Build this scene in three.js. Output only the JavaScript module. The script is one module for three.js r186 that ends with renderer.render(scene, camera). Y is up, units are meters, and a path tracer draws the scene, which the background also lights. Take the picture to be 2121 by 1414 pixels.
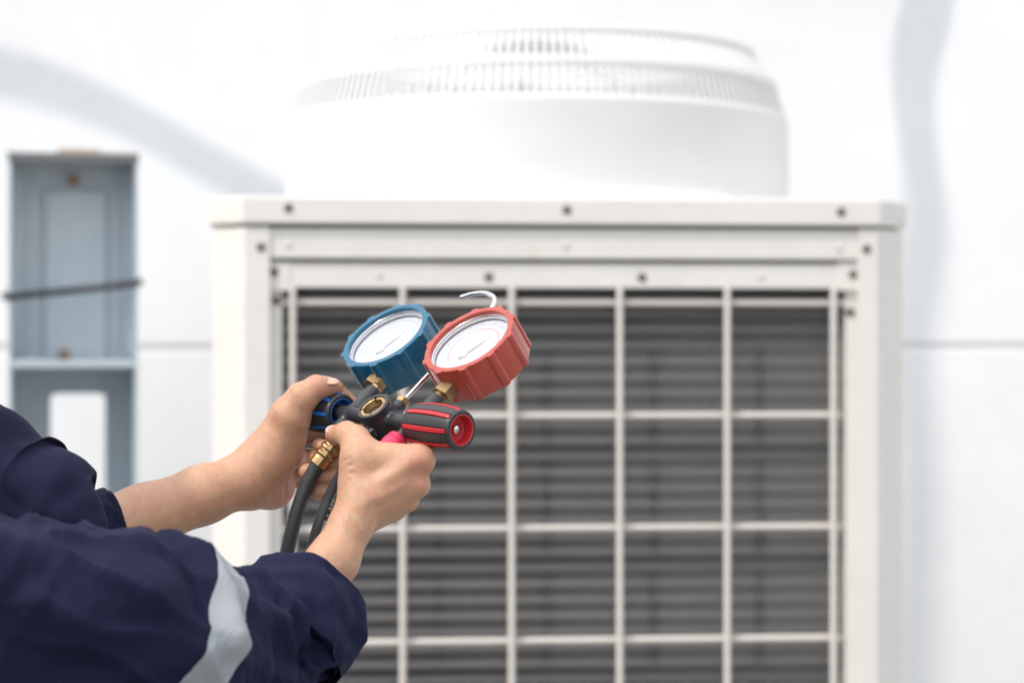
import * as THREE from 'three';
import { RoundedBoxGeometry } from 'three/addons/geometries/RoundedBoxGeometry.js';
import { mergeGeometries, mergeVertices, toCreasedNormals } from 'three/addons/utils/BufferGeometryUtils.js';
import { createNoise3D } from 'simplex-noise';

// ---------------------------------------------------------------- camera, sky, sun, exposure
const F = 4124, CX = 1060.5, CY = 707, EYE = 1.45;          // focal length in photo pixels (about 70 mm), principal point, eye height
const scene = new THREE.Scene();
const camera = new THREE.PerspectiveCamera(2 * Math.atan(707 / F) * 180 / Math.PI, 1.5, 0.1, 200);
camera.position.set(0, EYE, 0);
camera.lookAt(0, EYE, -1);
camera.focus = 1.64;
camera.userData.fStop = camera.getFocalLength() / 15;        // 15 mm aperture
const renderer = new THREE.WebGLRenderer({ antialias: true });
renderer.toneMapping = THREE.LinearToneMapping;
renderer.toneMappingExposure = 0.86;
renderer.shadowMap.enabled = true;

const SUN = new THREE.Vector3(-0.50, 0.78, 0.37).normalize();
{ // bright hazy sky: white overall, brighter round the veiled sun
  const W = 256, H = 128, data = new Float32Array(W * H * 4), d = new THREE.Vector3();
  for (let y = 0; y < H; y++) for (let x = 0; x < W; x++) {
    const up = ((y + 0.5) / H - 0.5) * Math.PI, az = ((x + 0.5) / W - 0.5) * 2 * Math.PI;
    d.set(Math.cos(az) * Math.cos(up), Math.sin(up), Math.sin(az) * Math.cos(up));
    const c = d.dot(SUN), glow = Math.exp((c - 1) * 3.0);
    const h = Math.max(0, d.y), base = d.y < 0 ? 0.45 : 0.88 + 0.88 * h;
    const i = (y * W + x) * 4;
    data[i] = base * 0.935 + 0.9 * glow; data[i + 1] = base * 0.985 + 0.88 * glow; data[i + 2] = base * 1.075 + 0.83 * glow; data[i + 3] = 1;
  }
  const t = new THREE.DataTexture(data, W, H, THREE.RGBAFormat, THREE.FloatType);
  t.mapping = THREE.EquirectangularReflectionMapping; t.magFilter = THREE.LinearFilter; t.needsUpdate = true;
  scene.background = t; scene.environment = t;
}
const sun = new THREE.DirectionalLight(new THREE.Color(1, 0.95, 0.87), 2.9);
sun.name = 'sun'; sun.position.copy(SUN).multiplyScalar(20).add(new THREE.Vector3(0, 1, -3)); sun.target.position.set(0, 1, -3);
sun.castShadow = true; sun.shadow.radius = 3.5; sun.shadow.mapSize.set(2048, 2048);
Object.assign(sun.shadow.camera, { left: -5, right: 5, top: 5, bottom: -5, near: 1, far: 40 });
scene.add(sun, sun.target);

// ---------------------------------------------------------------- helpers
const V = (x, y, z) => new THREE.Vector3(x, y, z);
const P = (px, py, d) => V((px - CX) / F * d, EYE - (py - CY) / F * d, -d);           // the point seen at a pixel, d metres away
const noise3 = createNoise3D((() => { let s = 7; return () => { s = (s * 16807) % 2147483647; return s / 2147483647; }; })());
let seed = 12345; const rnd = () => { seed = (seed * 16807) % 2147483647; return seed / 2147483647; };
const lerp = THREE.MathUtils.lerp, clamp = THREE.MathUtils.clamp, smooth = THREE.MathUtils.smoothstep;
const used = new Map();
const numbered = (n) => { const k = used.get(n) ?? 0; used.set(n, k + 1); return k ? n + '_' + String(k).padStart(3, '0') : n; };
function thing(name, label, category, group) {
  const o = new THREE.Group(); o.name = numbered(name); o.userData = { label, category }; if (group) o.userData.group = group; scene.add(o); return o;
}
function part(name, geo, mat, parent, label) {
  const m = new THREE.Mesh(geo, mat); m.name = name; m.castShadow = m.receiveShadow = true; if (label) m.userData.label = label; parent.add(m); return m;
}
function sub(name, parent, pos) { const g = new THREE.Group(); g.name = name; if (pos) g.position.set(...pos); parent.add(g); return g; }
const rbox = (w, h, d, r, x = 0, y = 0, z = 0, s = 2) => new RoundedBoxGeometry(w, h, d, s, r).translate(x, y, z);
const tubeOf = (pts, r, seg, rad = 16) => new THREE.TubeGeometry(new THREE.CatmullRomCurve3(pts, false, 'centripetal'), seg, r, rad, false);
const std = (o) => new THREE.MeshStandardMaterial(o), phy = (o) => new THREE.MeshPhysicalMaterial(o);
const lin = (r, g, b) => new THREE.Color().setRGB(r, g, b);

// grain textures (tileable by wrapping a torus of noise)
function grain(size, fn, srgb) {
  const data = new Uint8Array(size * size * 4);
  for (let y = 0; y < size; y++) for (let x = 0; x < size; x++) {
    const v = fn(x / size, y / size), i = (y * size + x) * 4;
    if (Array.isArray(v)) for (let c = 0; c < 3; c++) data[i + c] = clamp(v[c] * 255, 0, 255); else data[i] = data[i + 1] = data[i + 2] = clamp(v * 255, 0, 255);
    data[i + 3] = 255;
  }
  const t = new THREE.DataTexture(data, size, size); t.wrapS = t.wrapT = THREE.RepeatWrapping; t.magFilter = THREE.LinearFilter; t.minFilter = THREE.LinearMipmapLinearFilter; t.generateMipmaps = true;
  if (srgb) t.colorSpace = THREE.SRGBColorSpace; t.needsUpdate = true; return t;
}
const tn = (u, v, f, z = 0) => { // tileable noise: blend four shifted samples
  const a = noise3(u * f, v * f, z), b = noise3((u - 1) * f, v * f, z), c = noise3(u * f, (v - 1) * f, z), d = noise3((u - 1) * f, (v - 1) * f, z);
  return lerp(lerp(a, b, u), lerp(c, d, u), v);
};
const rep = (t, k) => { const c = t.clone(); c.repeat.set(k, k); c.needsUpdate = true; return c; };
const fineGrain = grain(256, (u, v) => 0.5 + 0.28 * tn(u, v, 40) + 0.2 * tn(u, v, 90, 3));
const mottle = grain(256, (u, v) => 0.96 + 0.02 * tn(u, v, 4) + 0.015 * tn(u, v, 13, 5));
const dirty = grain(512, (u, v) => { const a = 0.965 + 0.012 * tn(u, v, 5) + 0.012 * tn(u, v, 19, 2), s = smooth(tn(u, v, 9, 7), 0.6, 0.95) * 0.05; return [a - s * 0.7, a - s, a - s * 1.5]; }, true);
const leather = grain(512, (u, v) => 0.5 + 0.25 * tn(u, v, 60) + 0.2 * tn(u, v, 130, 3) + 0.12 * tn(u, v, 22, 9));
const skinTone = grain(256, (u, v) => { const a = 0.92 + 0.04 * tn(u, v, 7) + 0.03 * tn(u, v, 34, 1), r = 0.035 * tn(u, v, 6, 8) + 0.03 * tn(u, v, 22, 4); return [a + r * 0.3, a - r, a - r * 1.2]; }, true);
const weave = grain(256, (u, v) => { const k = 32, a = Math.sin((u + v) * k * 2 * Math.PI), b = Math.sin((u - v) * k * 2 * Math.PI); return 0.5 + 0.3 * a + 0.1 * b + 0.12 * tn(u, v, 60); });

// uv in metres by the axis a face points along
function boxUV(g0, k = 1) {
  const g = g0.index ? g0.toNonIndexed() : g0, p = g.attributes.position, uv = new Float32Array(p.count * 2), a = V(), b = V(), c = V();
  for (let i = 0; i < p.count; i += 3) {
    a.fromBufferAttribute(p, i); b.fromBufferAttribute(p, i + 1); c.fromBufferAttribute(p, i + 2);
    const n = b.clone().sub(a).cross(c.clone().sub(a)), x = Math.abs(n.x), y = Math.abs(n.y), z = Math.abs(n.z);
    [a, b, c].forEach((q, j) => { const [s, t] = x > y && x > z ? [q.z, q.y] : y > z ? [q.x, q.z] : [q.x, q.y]; uv[(i + j) * 2] = s * k; uv[(i + j) * 2 + 1] = t * k; });
  }
  g.setAttribute('uv', new THREE.BufferAttribute(uv, 2)); return g;
}
// surface nets: one smooth mesh round f < 0
function meshSDF(f, lo, hi, h) {
  const B = 6, n = [0, 1, 2].map((i) => Math.ceil((hi[i] - lo[i]) / h / B) * B + 1), [nx, ny, nz] = n, val = new Float32Array(nx * ny * nz).fill(1);
  const id = (x, y, z) => (z * ny + y) * nx + x, reach = B * h * 0.5 * 1.75 + 3 * h;
  for (let bz = 0; bz < nz; bz += B) for (let by = 0; by < ny; by += B) for (let bx = 0; bx < nx; bx += B) {
    const c = f(lo[0] + (bx + B / 2) * h, lo[1] + (by + B / 2) * h, lo[2] + (bz + B / 2) * h), far = Math.abs(c) > reach * 1.25;
    for (let z = bz; z < Math.min(bz + B, nz); z++) for (let y = by; y < Math.min(by + B, ny); y++) for (let x = bx; x < Math.min(bx + B, nx); x++)
      val[id(x, y, z)] = far ? c : f(lo[0] + x * h, lo[1] + y * h, lo[2] + z * h);
  }
  const vert = new Int32Array(nx * ny * nz).fill(-1), pos = [], idx = [], off = [0, 1, nx, nx + 1, nx * ny, nx * ny + 1, nx * ny + nx, nx * ny + nx + 1];
  const E = [[0, 1], [2, 3], [4, 5], [6, 7], [0, 2], [1, 3], [4, 6], [5, 7], [0, 4], [1, 5], [2, 6], [3, 7]];
  for (let z = 0; z < nz - 1; z++) for (let y = 0; y < ny - 1; y++) for (let x = 0; x < nx - 1; x++) {
    const o = id(x, y, z); let m = 0; for (let k = 0; k < 8; k++) if (val[o + off[k]] < 0) m |= 1 << k;
    if (m === 0 || m === 255) continue;
    let sx = 0, sy = 0, sz = 0, c = 0;
    for (const [a, b] of E) { if (((m >> a) & 1) === ((m >> b) & 1)) continue; const va = val[o + off[a]], vb = val[o + off[b]], t = va / (va - vb);
      sx += (a & 1) + t * ((b & 1) - (a & 1)); sy += ((a >> 1) & 1) + t * (((b >> 1) & 1) - ((a >> 1) & 1)); sz += ((a >> 2) & 1) + t * (((b >> 2) & 1) - ((a >> 2) & 1)); c++; }
    vert[o] = pos.length / 3; pos.push(lo[0] + (x + sx / c) * h, lo[1] + (y + sy / c) * h, lo[2] + (z + sz / c) * h);
  }
  const quad = (a, b, c, d, flip) => { if (a < 0 || b < 0 || c < 0 || d < 0) return; if (flip) idx.push(a, b, c, a, c, d); else idx.push(a, c, b, a, d, c); };
  for (let z = 1; z < nz - 1; z++) for (let y = 1; y < ny - 1; y++) for (let x = 1; x < nx - 1; x++) {
    const o = id(x, y, z), s = val[o] < 0;
    if (s !== val[o + 1] < 0) quad(vert[o], vert[o - nx], vert[o - nx - nx * ny], vert[o - nx * ny], !s);
    if (s !== val[o + nx] < 0) quad(vert[o], vert[o - nx * ny], vert[o - nx * ny - 1], vert[o - 1], !s);
    if (s !== val[o + nx * ny] < 0) quad(vert[o], vert[o - 1], vert[o - 1 - nx], vert[o - nx], !s);
  }
  const nor = new Float32Array(pos.length), e = h * 0.7;
  for (let i = 0; i < pos.length; i += 3) {
    const [x, y, z] = [pos[i], pos[i + 1], pos[i + 2]], a = f(x + e, y, z) - f(x - e, y, z), b = f(x, y + e, z) - f(x, y - e, z), c = f(x, y, z + e) - f(x, y, z - e), l = Math.hypot(a, b, c) || 1;
    nor[i] = a / l; nor[i + 1] = b / l; nor[i + 2] = c / l;
  }
  const g = new THREE.BufferGeometry(); g.setAttribute('position', new THREE.Float32BufferAttribute(pos, 3)); g.setAttribute('normal', new THREE.BufferAttribute(nor, 3)); g.setIndex(idx);
  let wrong = 0; for (let i = 0; i < Math.min(idx.length, 600); i += 3) { const [a, b, c] = [idx[i], idx[i + 1], idx[i + 2]].map((k) => V(pos[k * 3], pos[k * 3 + 1], pos[k * 3 + 2])); if (b.sub(a).cross(c.sub(a)).dot(V(nor[idx[i] * 3], nor[idx[i] * 3 + 1], nor[idx[i] * 3 + 2])) < 0) wrong++; }
  if (wrong > 100) { for (let i = 0; i < idx.length; i += 3) [idx[i + 1], idx[i + 2]] = [idx[i + 2], idx[i + 1]]; g.setIndex(idx); }
  return g;
}
const smin = (a, b, k) => { const h = Math.max(k - Math.abs(a - b), 0) / k; return Math.min(a, b) - h * h * k * 0.25; };
function cone(x, y, z, s) { // distance to a tapered capsule
  const dx = x - s.ax, dy = y - s.ay, dz = z - s.az, t = clamp((dx * s.bx + dy * s.by + dz * s.bz) * s.il, 0, 1), ex = dx - t * s.bx, ey = dy - t * s.by, ez = dz - t * s.bz;
  return Math.sqrt(ex * ex + ey * ey + ez * ez) - (s.r0 + t * (s.r1 - s.r0));
}
const bone = (a, b) => { const d = b.p.clone().sub(a.p); return { ax: a.p.x, ay: a.p.y, az: a.p.z, bx: d.x, by: d.y, bz: d.z, il: 1 / Math.max(d.lengthSq(), 1e-9), r0: a.r, r1: b.r }; };

// ---------------------------------------------------------------- setting: floor, wall
const M = {};
M.floor = std({ color: lin(0.24, 0.235, 0.225), roughness: 0.9, map: rep(mottle, 1), bumpMap: rep(fineGrain, 3), bumpScale: 0.002 });
const ground = part('ground', boxUV(new THREE.PlaneGeometry(60, 60).rotateX(-Math.PI / 2)), M.floor, scene); ground.userData.kind = 'structure';

const WALL = 4.75;                                                // metres from the camera to the wall
M.wall = std({ color: lin(0.86, 0.865, 0.87), roughness: 0.75, map: rep(mottle, 0.9), bumpMap: rep(fineGrain, 1.5), bumpScale: 0.0012 });
M.seam = std({ color: lin(0.8, 0.8, 0.8), roughness: 0.9 });
{
  const w = thing('rendered_wall', 'white painted wall with one horizontal joint behind the condenser', 'wall');
  const slab = (pts, z0, z1) => boxUV(new THREE.ExtrudeGeometry(new THREE.Shape(pts.map(([x, y]) => new THREE.Vector2(x, y))), { depth: z1 - z0, bevelEnabled: true, bevelSize: 0.004, bevelThickness: 0.004, bevelSegments: 2 }).translate(0, 0, z0));
  const yl = 1.45 - 20 / 868, yr = 1.45 - 3 / 868, g = 0.010;
  part('wall_panel', slab([[-6, yl + g], [6, yr + g], [6, 4.2], [-6, 4.2]], -WALL - 0.1, -WALL), M.wall, w);
  part('wall_panel', slab([[-6, 0], [6, 0], [6, yr - g], [-6, yl - g]], -WALL - 0.1, -WALL), M.wall, w);
  part('joint_backing', new THREE.BoxGeometry(12, 4.2, 0.1).translate(0, 2.1, -WALL - 0.056), M.seam, w);
}

// ---------------------------------------------------------------- condenser unit
M.cream = std({ color: lin(0.80, 0.77, 0.72), roughness: 0.42, map: rep(dirty, 1.3) });
M.cowl = std({ color: lin(0.79, 0.785, 0.77), roughness: 0.45, map: rep(dirty, 1) });
M.wire = std({ color: lin(0.68, 0.63, 0.58), roughness: 0.45 });
M.fin = std({ color: lin(0.42, 0.415, 0.41), roughness: 0.6, metalness: 0.1 });
M.tube = std({ color: lin(0.88, 0.82, 0.785), roughness: 0.5 });
M.galvIn = std({ color: lin(0.5, 0.5, 0.5), roughness: 0.6 });
M.dark = std({ color: lin(0.03, 0.03, 0.03), roughness: 0.9 });
M.screw = std({ color: lin(0.16, 0.14, 0.12), roughness: 0.45, metalness: 0.7 });
M.screwPale = std({ color: lin(0.70, 0.67, 0.63), roughness: 0.5 });
const unit = thing('condenser_unit', 'cream outdoor condenser unit with round fan cowl and wire coil guard', 'condenser unit');
const YAW = 0.068, UC = P(1155, 707, 3.17);
unit.position.set(UC.x, 0, UC.z); unit.rotation.y = YAW;
function U(px, py, zl) { // where the ray through a pixel meets the unit's own plane z = zl
  const d = V((px - CX) / F, -(py - CY) / F, -1), c = Math.cos(YAW), s = Math.sin(YAW);
  const o = V(-UC.x, EYE, -UC.z), lx = (v) => v.x * c - v.z * s, lz = (v) => v.x * s + v.z * c, t = (zl - lz(o)) / lz(d);
  return { x: lx(o) + t * lx(d), y: o.y + t * d.y };
}
{
  const top = U(1155, 409, 0).y, capB = U(1155, 466, 0).y, xl = U(441, 600, -0.055).x, xr = U(1868, 600, -0.055).x, D = 1.0, ch = 0.055, base = 0.14;
  const foot = (e, c) => new THREE.Shape([[xl - e, c], [xl + c - e * 0.4, -e], [xr - c + e * 0.4, -e], [xr + e, c], [xr + e, D - c], [xr - c, D + e], [xl + c, D + e], [xl - e, D - c]].map(([x, z]) => new THREE.Vector2(x, z)));
  const prism = (sh, y0, y1, bev) => boxUV(new THREE.ExtrudeGeometry(sh, { depth: y1 - y0 - 2 * bev, bevelEnabled: bev > 0, bevelSize: bev, bevelThickness: bev, bevelSegments: 3 }).rotateX(Math.PI / 2).translate(0, y1 - bev, 0));
  // extrusion runs along -y after the turn; shape y becomes +z, so mirror to depth
  const flipZ = (g) => { const p = g.attributes.position, n = g.attributes.normal; for (let i = 0; i < p.count; i++) { p.setZ(i, -p.getZ(i)); n.setZ(i, -n.getZ(i)); } const ix = []; for (let i = 0; i < p.count; i += 3) ix.push(i, i + 2, i + 1); g.setIndex(ix); return g; };
  const pr = (pts, y0, y1, bev) => flipZ(prism(pts instanceof THREE.Shape ? pts : new THREE.Shape(pts.map(([x, z]) => new THREE.Vector2(x, z))), y0, y1, bev));
  part('top_cap', pr(foot(0.004, ch), capB, top, 0.004), M.cream, unit);
  const inL = U(556, 600, -0.002).x, inR = U(1779, 600, -0.002).x, y0 = base + 0.07, th = 0.03;
  part('corner_post', pr([[xl, ch], [xl + ch, 0], [inL, 0], [inL, th], [xl + ch + 0.01, th], [xl + th, ch + 0.01], [xl + th, 0.14], [xl, 0.14]], y0, capB - 0.004, 0.0015), M.cream, unit);
  part('corner_post', pr([[xr, ch], [xr, 0.14], [xr - th, 0.14], [xr - th, ch + 0.01], [xr - ch - 0.01, th], [inR, th], [inR, 0], [xr - ch, 0]], y0, capB - 0.004, 0.0015), M.cream, unit);
  part('corner_post', pr([[xl, D - ch], [xl, D - 0.14], [xl + th, D - 0.14], [xl + th, D - th], [xl + 0.14, D - th], [xl + 0.14, D], [xl + ch, D]], y0, capB - 0.004, 0.0015), M.cream, unit);
  part('corner_post', pr([[xr, D - ch], [xr - ch, D], [xr - 0.14, D], [xr - 0.14, D - th], [xr - th, D - th], [xr - th, D - 0.14], [xr, D - 0.14]], y0, capB - 0.004, 0.0015), M.cream, unit);
  for (const [x] of [[xl + 0.004], [xr - 0.022]]) part('side_panel', new THREE.BoxGeometry(0.018, capB - y0 - 0.01, D - 0.28).translate(x + 0.009, (capB + y0) / 2, -D / 2), M.cream, unit);
  part('rear_panel', new THREE.BoxGeometry(xr - xl - 0.28, capB - y0 - 0.01, 0.018).translate((xl + xr) / 2, (capB + y0) / 2, -D + 0.014), M.cream, unit);
  part('base_tray', pr(foot(0, ch), base, y0 - 0.004, 0.003), M.cream, unit);
  for (const x of [xl + 0.12, xr - 0.12]) part('foot_block', rbox(0.14, base, D + 0.1, 0.006, x, base / 2, -D / 2), M.floor, unit);
  // front panel pieces
  const seg = (px0, px1, py0, py1, z, t, m, name, r = 0.002) => { const a = U(px0, py0, z), b = U(px1, py1, z), w = b.x - a.x, h = a.y - b.y; return part(name, boxUV(rbox(w, h, t, r, a.x + w / 2, b.y + h / 2, z - t / 2)), m, unit); };
  seg(557, 1778, 472, 538, -0.003, 0.02, M.cream, 'upper_panel');
  seg(558, 1777, 543, 598, -0.010, 0.016, M.cream, 'inner_rail');
  const bot = 0.46;
  const jamb = (px0, px1) => { const a = U(px0, 600, -0.016), b = U(px1, 600, -0.016), yt = U(px0, 600, -0.016).y; part('side_jamb', boxUV(rbox(b.x - a.x, yt - bot, 0.03, 0.002, (a.x + b.x) / 2, (yt + bot) / 2, -0.031)), M.cream, unit); };
  jamb(558, 584); jamb(1752, 1777);
  part('lower_panel', boxUV(rbox(inR - inL - 0.002, bot - y0 - 0.01, 0.02, 0.002, (inL + inR) / 2, (bot + y0) / 2, -0.013)), M.cream, unit);
  // rounded tabs where rail meets jamb
  for (const [a, b] of [[558, 600], [1736, 1777]]) seg(a, b, 542, 602, -0.0085, 0.004, M.cream, 'corner_tab', 0.001);
  // screws
  const screwGeo = new THREE.LatheGeometry([[0, 0.0028], [0.0028, 0.0026], [0.0055, 0.0012], [0.0062, 0]].map(([x, y]) => new THREE.Vector2(x, y)), 16).rotateX(Math.PI / 2);
  for (const [px, py, z, m] of [[597, 430, 0.0085, 1], [1174, 434, 0.0085, 1], [1743, 438, 0.0085, 1], [540, 511, 0.002, 1], [1796, 515, 0.002, 1], [1012, 573, -0.0095, 1], [1330, 574, -0.0095, 1], [567, 563, -0.008, 1], [1768, 568, -0.008, 1], [785, 568, -0.0095, 0], [1577, 571, -0.0095, 0], [1172, 508, -0.0025, 0], [597, 505, -0.0025, 0], [1738, 513, -0.0025, 0]]) {
    const q = U(px, py, z), s = part('screw', screwGeo, m ? M.screw : M.screwPale, unit); s.position.set(q.x, q.y, z); if (m) s.scale.setScalar(1.2); else s.scale.setScalar(0.9);
  }
  // coil: vertical fins in front of horizontal tubes
  const cl = U(580, 700, -0.05).x, cr = U(1756, 700, -0.05).x, ct = U(1155, 585, -0.05).y, cb = bot - 0.02, coil = sub('coil', unit);
  const pitch = 0.0021, fins = [];
  const fin = new THREE.BoxGeometry(0.0003, ct - cb, 0.03);
  for (let x = cl; x < cr; x += pitch) fins.push(fin.clone().translate(x + (rnd() - 0.5) * 0.0003, (ct + cb) / 2, -0.05 - 0.015));
  const fm = part('fin_pack', mergeGeometries(fins), M.fin, coil); fm.userData.kind = 'stuff';
  const tubeGeo = new THREE.CylinderGeometry(0.0056, 0.0056, cr - cl, 14).rotateZ(Math.PI / 2);
  const step = (U(1155, 700, -0.05).y - U(1155, 1030, -0.05).y) / 10, ty0 = U(1155, 648.5, -0.05).y;
  for (let k = -1; ty0 - k * step > cb + 0.01; k++) { const t = part('coil_tube', tubeGeo, M.tube, coil); t.position.set((cl + cr) / 2, ty0 - k * step, -0.05 - 0.0050 - 0.0056); }
  part('coil_backing', new THREE.BoxGeometry(cr - cl, ct - cb, 0.01).translate((cl + cr) / 2, (ct + cb) / 2, -0.095), M.fin, coil);
  // wire guard
  const guard = sub('wire_guard', unit), wr = 0.0054, zw = -0.018;
  const wtop = U(1155, 603, zw + 0.006).y, wbot = bot - 0.01;
  for (const px of [606, 834, 1060, 1284, 1507, 1727]) part('vertical_wire', new THREE.CapsuleGeometry(wr, wtop - wbot, 6, 14).translate(U(px, 900, zw + 0.006).x, (wtop + wbot) / 2, zw + 0.006), M.wire, guard);
  const rows = [627, 861, 1093.5, 1326]; 
  const dy = U(1155, 861, zw).y - U(1155, 1093.5, zw).y;
  for (let k = 0; k < 6; k++) {
    const y = k < 4 ? U(1155, rows[k], zw - 0.006).y : U(1155, rows[3], zw - 0.006).y - (k - 3) * dy; if (y < bot) break;
    const a = U(k ? 584 : 566, 900, zw - 0.006).x, b = U(k ? 1742 : 1764, 900, zw - 0.006).x;
    part('horizontal_wire', new THREE.CapsuleGeometry(wr, b - a, 6, 14).rotateZ(Math.PI / 2).translate((a + b) / 2, y, zw - 0.006), M.wire, guard);
  }
  for (const [px, py] of [[572, 622], [1763, 646]]) { const q = U(px, py, -0.01), s = part('clip_screw', screwGeo, M.screw, guard); s.position.set(q.x, q.y, -0.0155); s.scale.setScalar(1.25); }
  // fan cowl: drum, two rings of slats, hoops and a domed guard
  const cx = (xl + xr) / 2 - 0.004, cz = -D / 2, R = 0.46, cowl = sub('fan_cowl', unit, [cx, top, cz]);
  const at = (py, r) => (CY - py) / F * (3.17 + D / 2 - r) + EYE - top;                       // height of a ring of radius r whose front shows at row py
  const h1 = at(192, R), h2 = at(131, 0.445), h3 = at(111, 0.437), h4 = at(60, 0.405), h5 = at(48, 0.39);
  const lathe = (pts, n = 128) => { const g = new THREE.LatheGeometry(pts.map(([x, y]) => new THREE.Vector2(x, y)), n); return g; };
  part('drum', lathe([[R - 0.02, -0.002], [R + 0.012, -0.002], [R + 0.012, 0.006], [R + 0.003, 0.012], [R, 0.03], [R, h1 - 0.008], [R - 0.002, h1], [R - 0.012, h1], [R - 0.014, h1 - 0.01], [R - 0.02, 0]]), M.cowl, cowl);
  const hoop = (r, y, w, hh, name) => part(name, lathe([[r - w, y - hh], [r, y - hh], [r + 0.002, y - hh + 0.003], [r, y + hh - 0.003], [r - 0.004, y + hh], [r - w, y + hh], [r - w, y - hh]]), M.cowl, cowl);
  hoop(0.4385, (h2 + h3) / 2, 0.012, (h3 - h2) / 2, 'middle_hoop'); hoop(0.400, (h4 + h5) / 2, 0.02, (h5 - h4) / 2 + 0.002, 'top_hoop');
  const N = 183, slat = (r0, y0, r1, y1) => { const L = Math.hypot(r1 - r0, y1 - y0), g = new THREE.BoxGeometry(0.0078, L, 0.006); g.rotateX(-Math.atan2(r0 - r1, y1 - y0)); return g.translate(0, (y0 + y1) / 2, (r0 + r1) / 2); };
  const g1 = slat(R - 0.007, h1 - 0.004, 0.437, h2 + 0.002), g2 = slat(0.434, h3 - 0.002, 0.395, h4 + 0.002), rest = [];
  for (let k = 0; k < N; k++) {
    const a = (k / N - 0.5) * 2 * Math.PI;
    for (const g of [g1, g2]) { if (Math.abs(a) < 1.62) { const s = part('slat', g, M.cowl, cowl); s.rotation.y = a; } else rest.push(g.clone().rotateY(a)); }
  }
  const rr = part('rear_slats', mergeGeometries(rest), M.cowl, cowl); rr.userData.kind = 'stuff';
  for (let k = 0; k < 7; k++) { const r = 0.37 - k * 0.045, t = part('guard_ring', new THREE.TorusGeometry(r, 0.003, 8, 96).rotateX(Math.PI / 2), M.cowl, cowl); t.position.y = h4 + 0.004 + 0.035 * (1 - (r / 0.38) ** 2); }
  for (let k = 0; k < 12; k++) { const a = k / 12 * 2 * Math.PI, s = part('guard_spoke', new THREE.CylinderGeometry(0.003, 0.003, 0.312, 8).rotateZ(Math.PI / 2 - 0.11).translate(0.235, h4 + 0.021, 0), M.cowl, cowl); s.rotation.y = a; }
  part('fan_motor', lathe([[0, 0.318], [0.08, 0.316], [0.092, 0.308], [0.095, 0.302], [0.09, 0.299], [0, 0.299]], 48), M.dark, cowl);
  part('fan_hub', new THREE.CylinderGeometry(0.09, 0.09, 0.1, 40).translate(0, 0.12, 0), M.dark, cowl);
  for (let k = 0; k < 4; k++) { const b = part('fan_blade', rbox(0.34, 0.006, 0.2, 0.003, 0.24, 0, 0).rotateX(0.4).translate(0, 0.12, 0), M.dark, cowl); b.rotation.y = k * Math.PI / 2; }
  part('duct_floor', new THREE.CylinderGeometry(0.44, 0.44, 0.01, 64).translate(0, 0.006, 0), M.galvIn, cowl);
}

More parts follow.
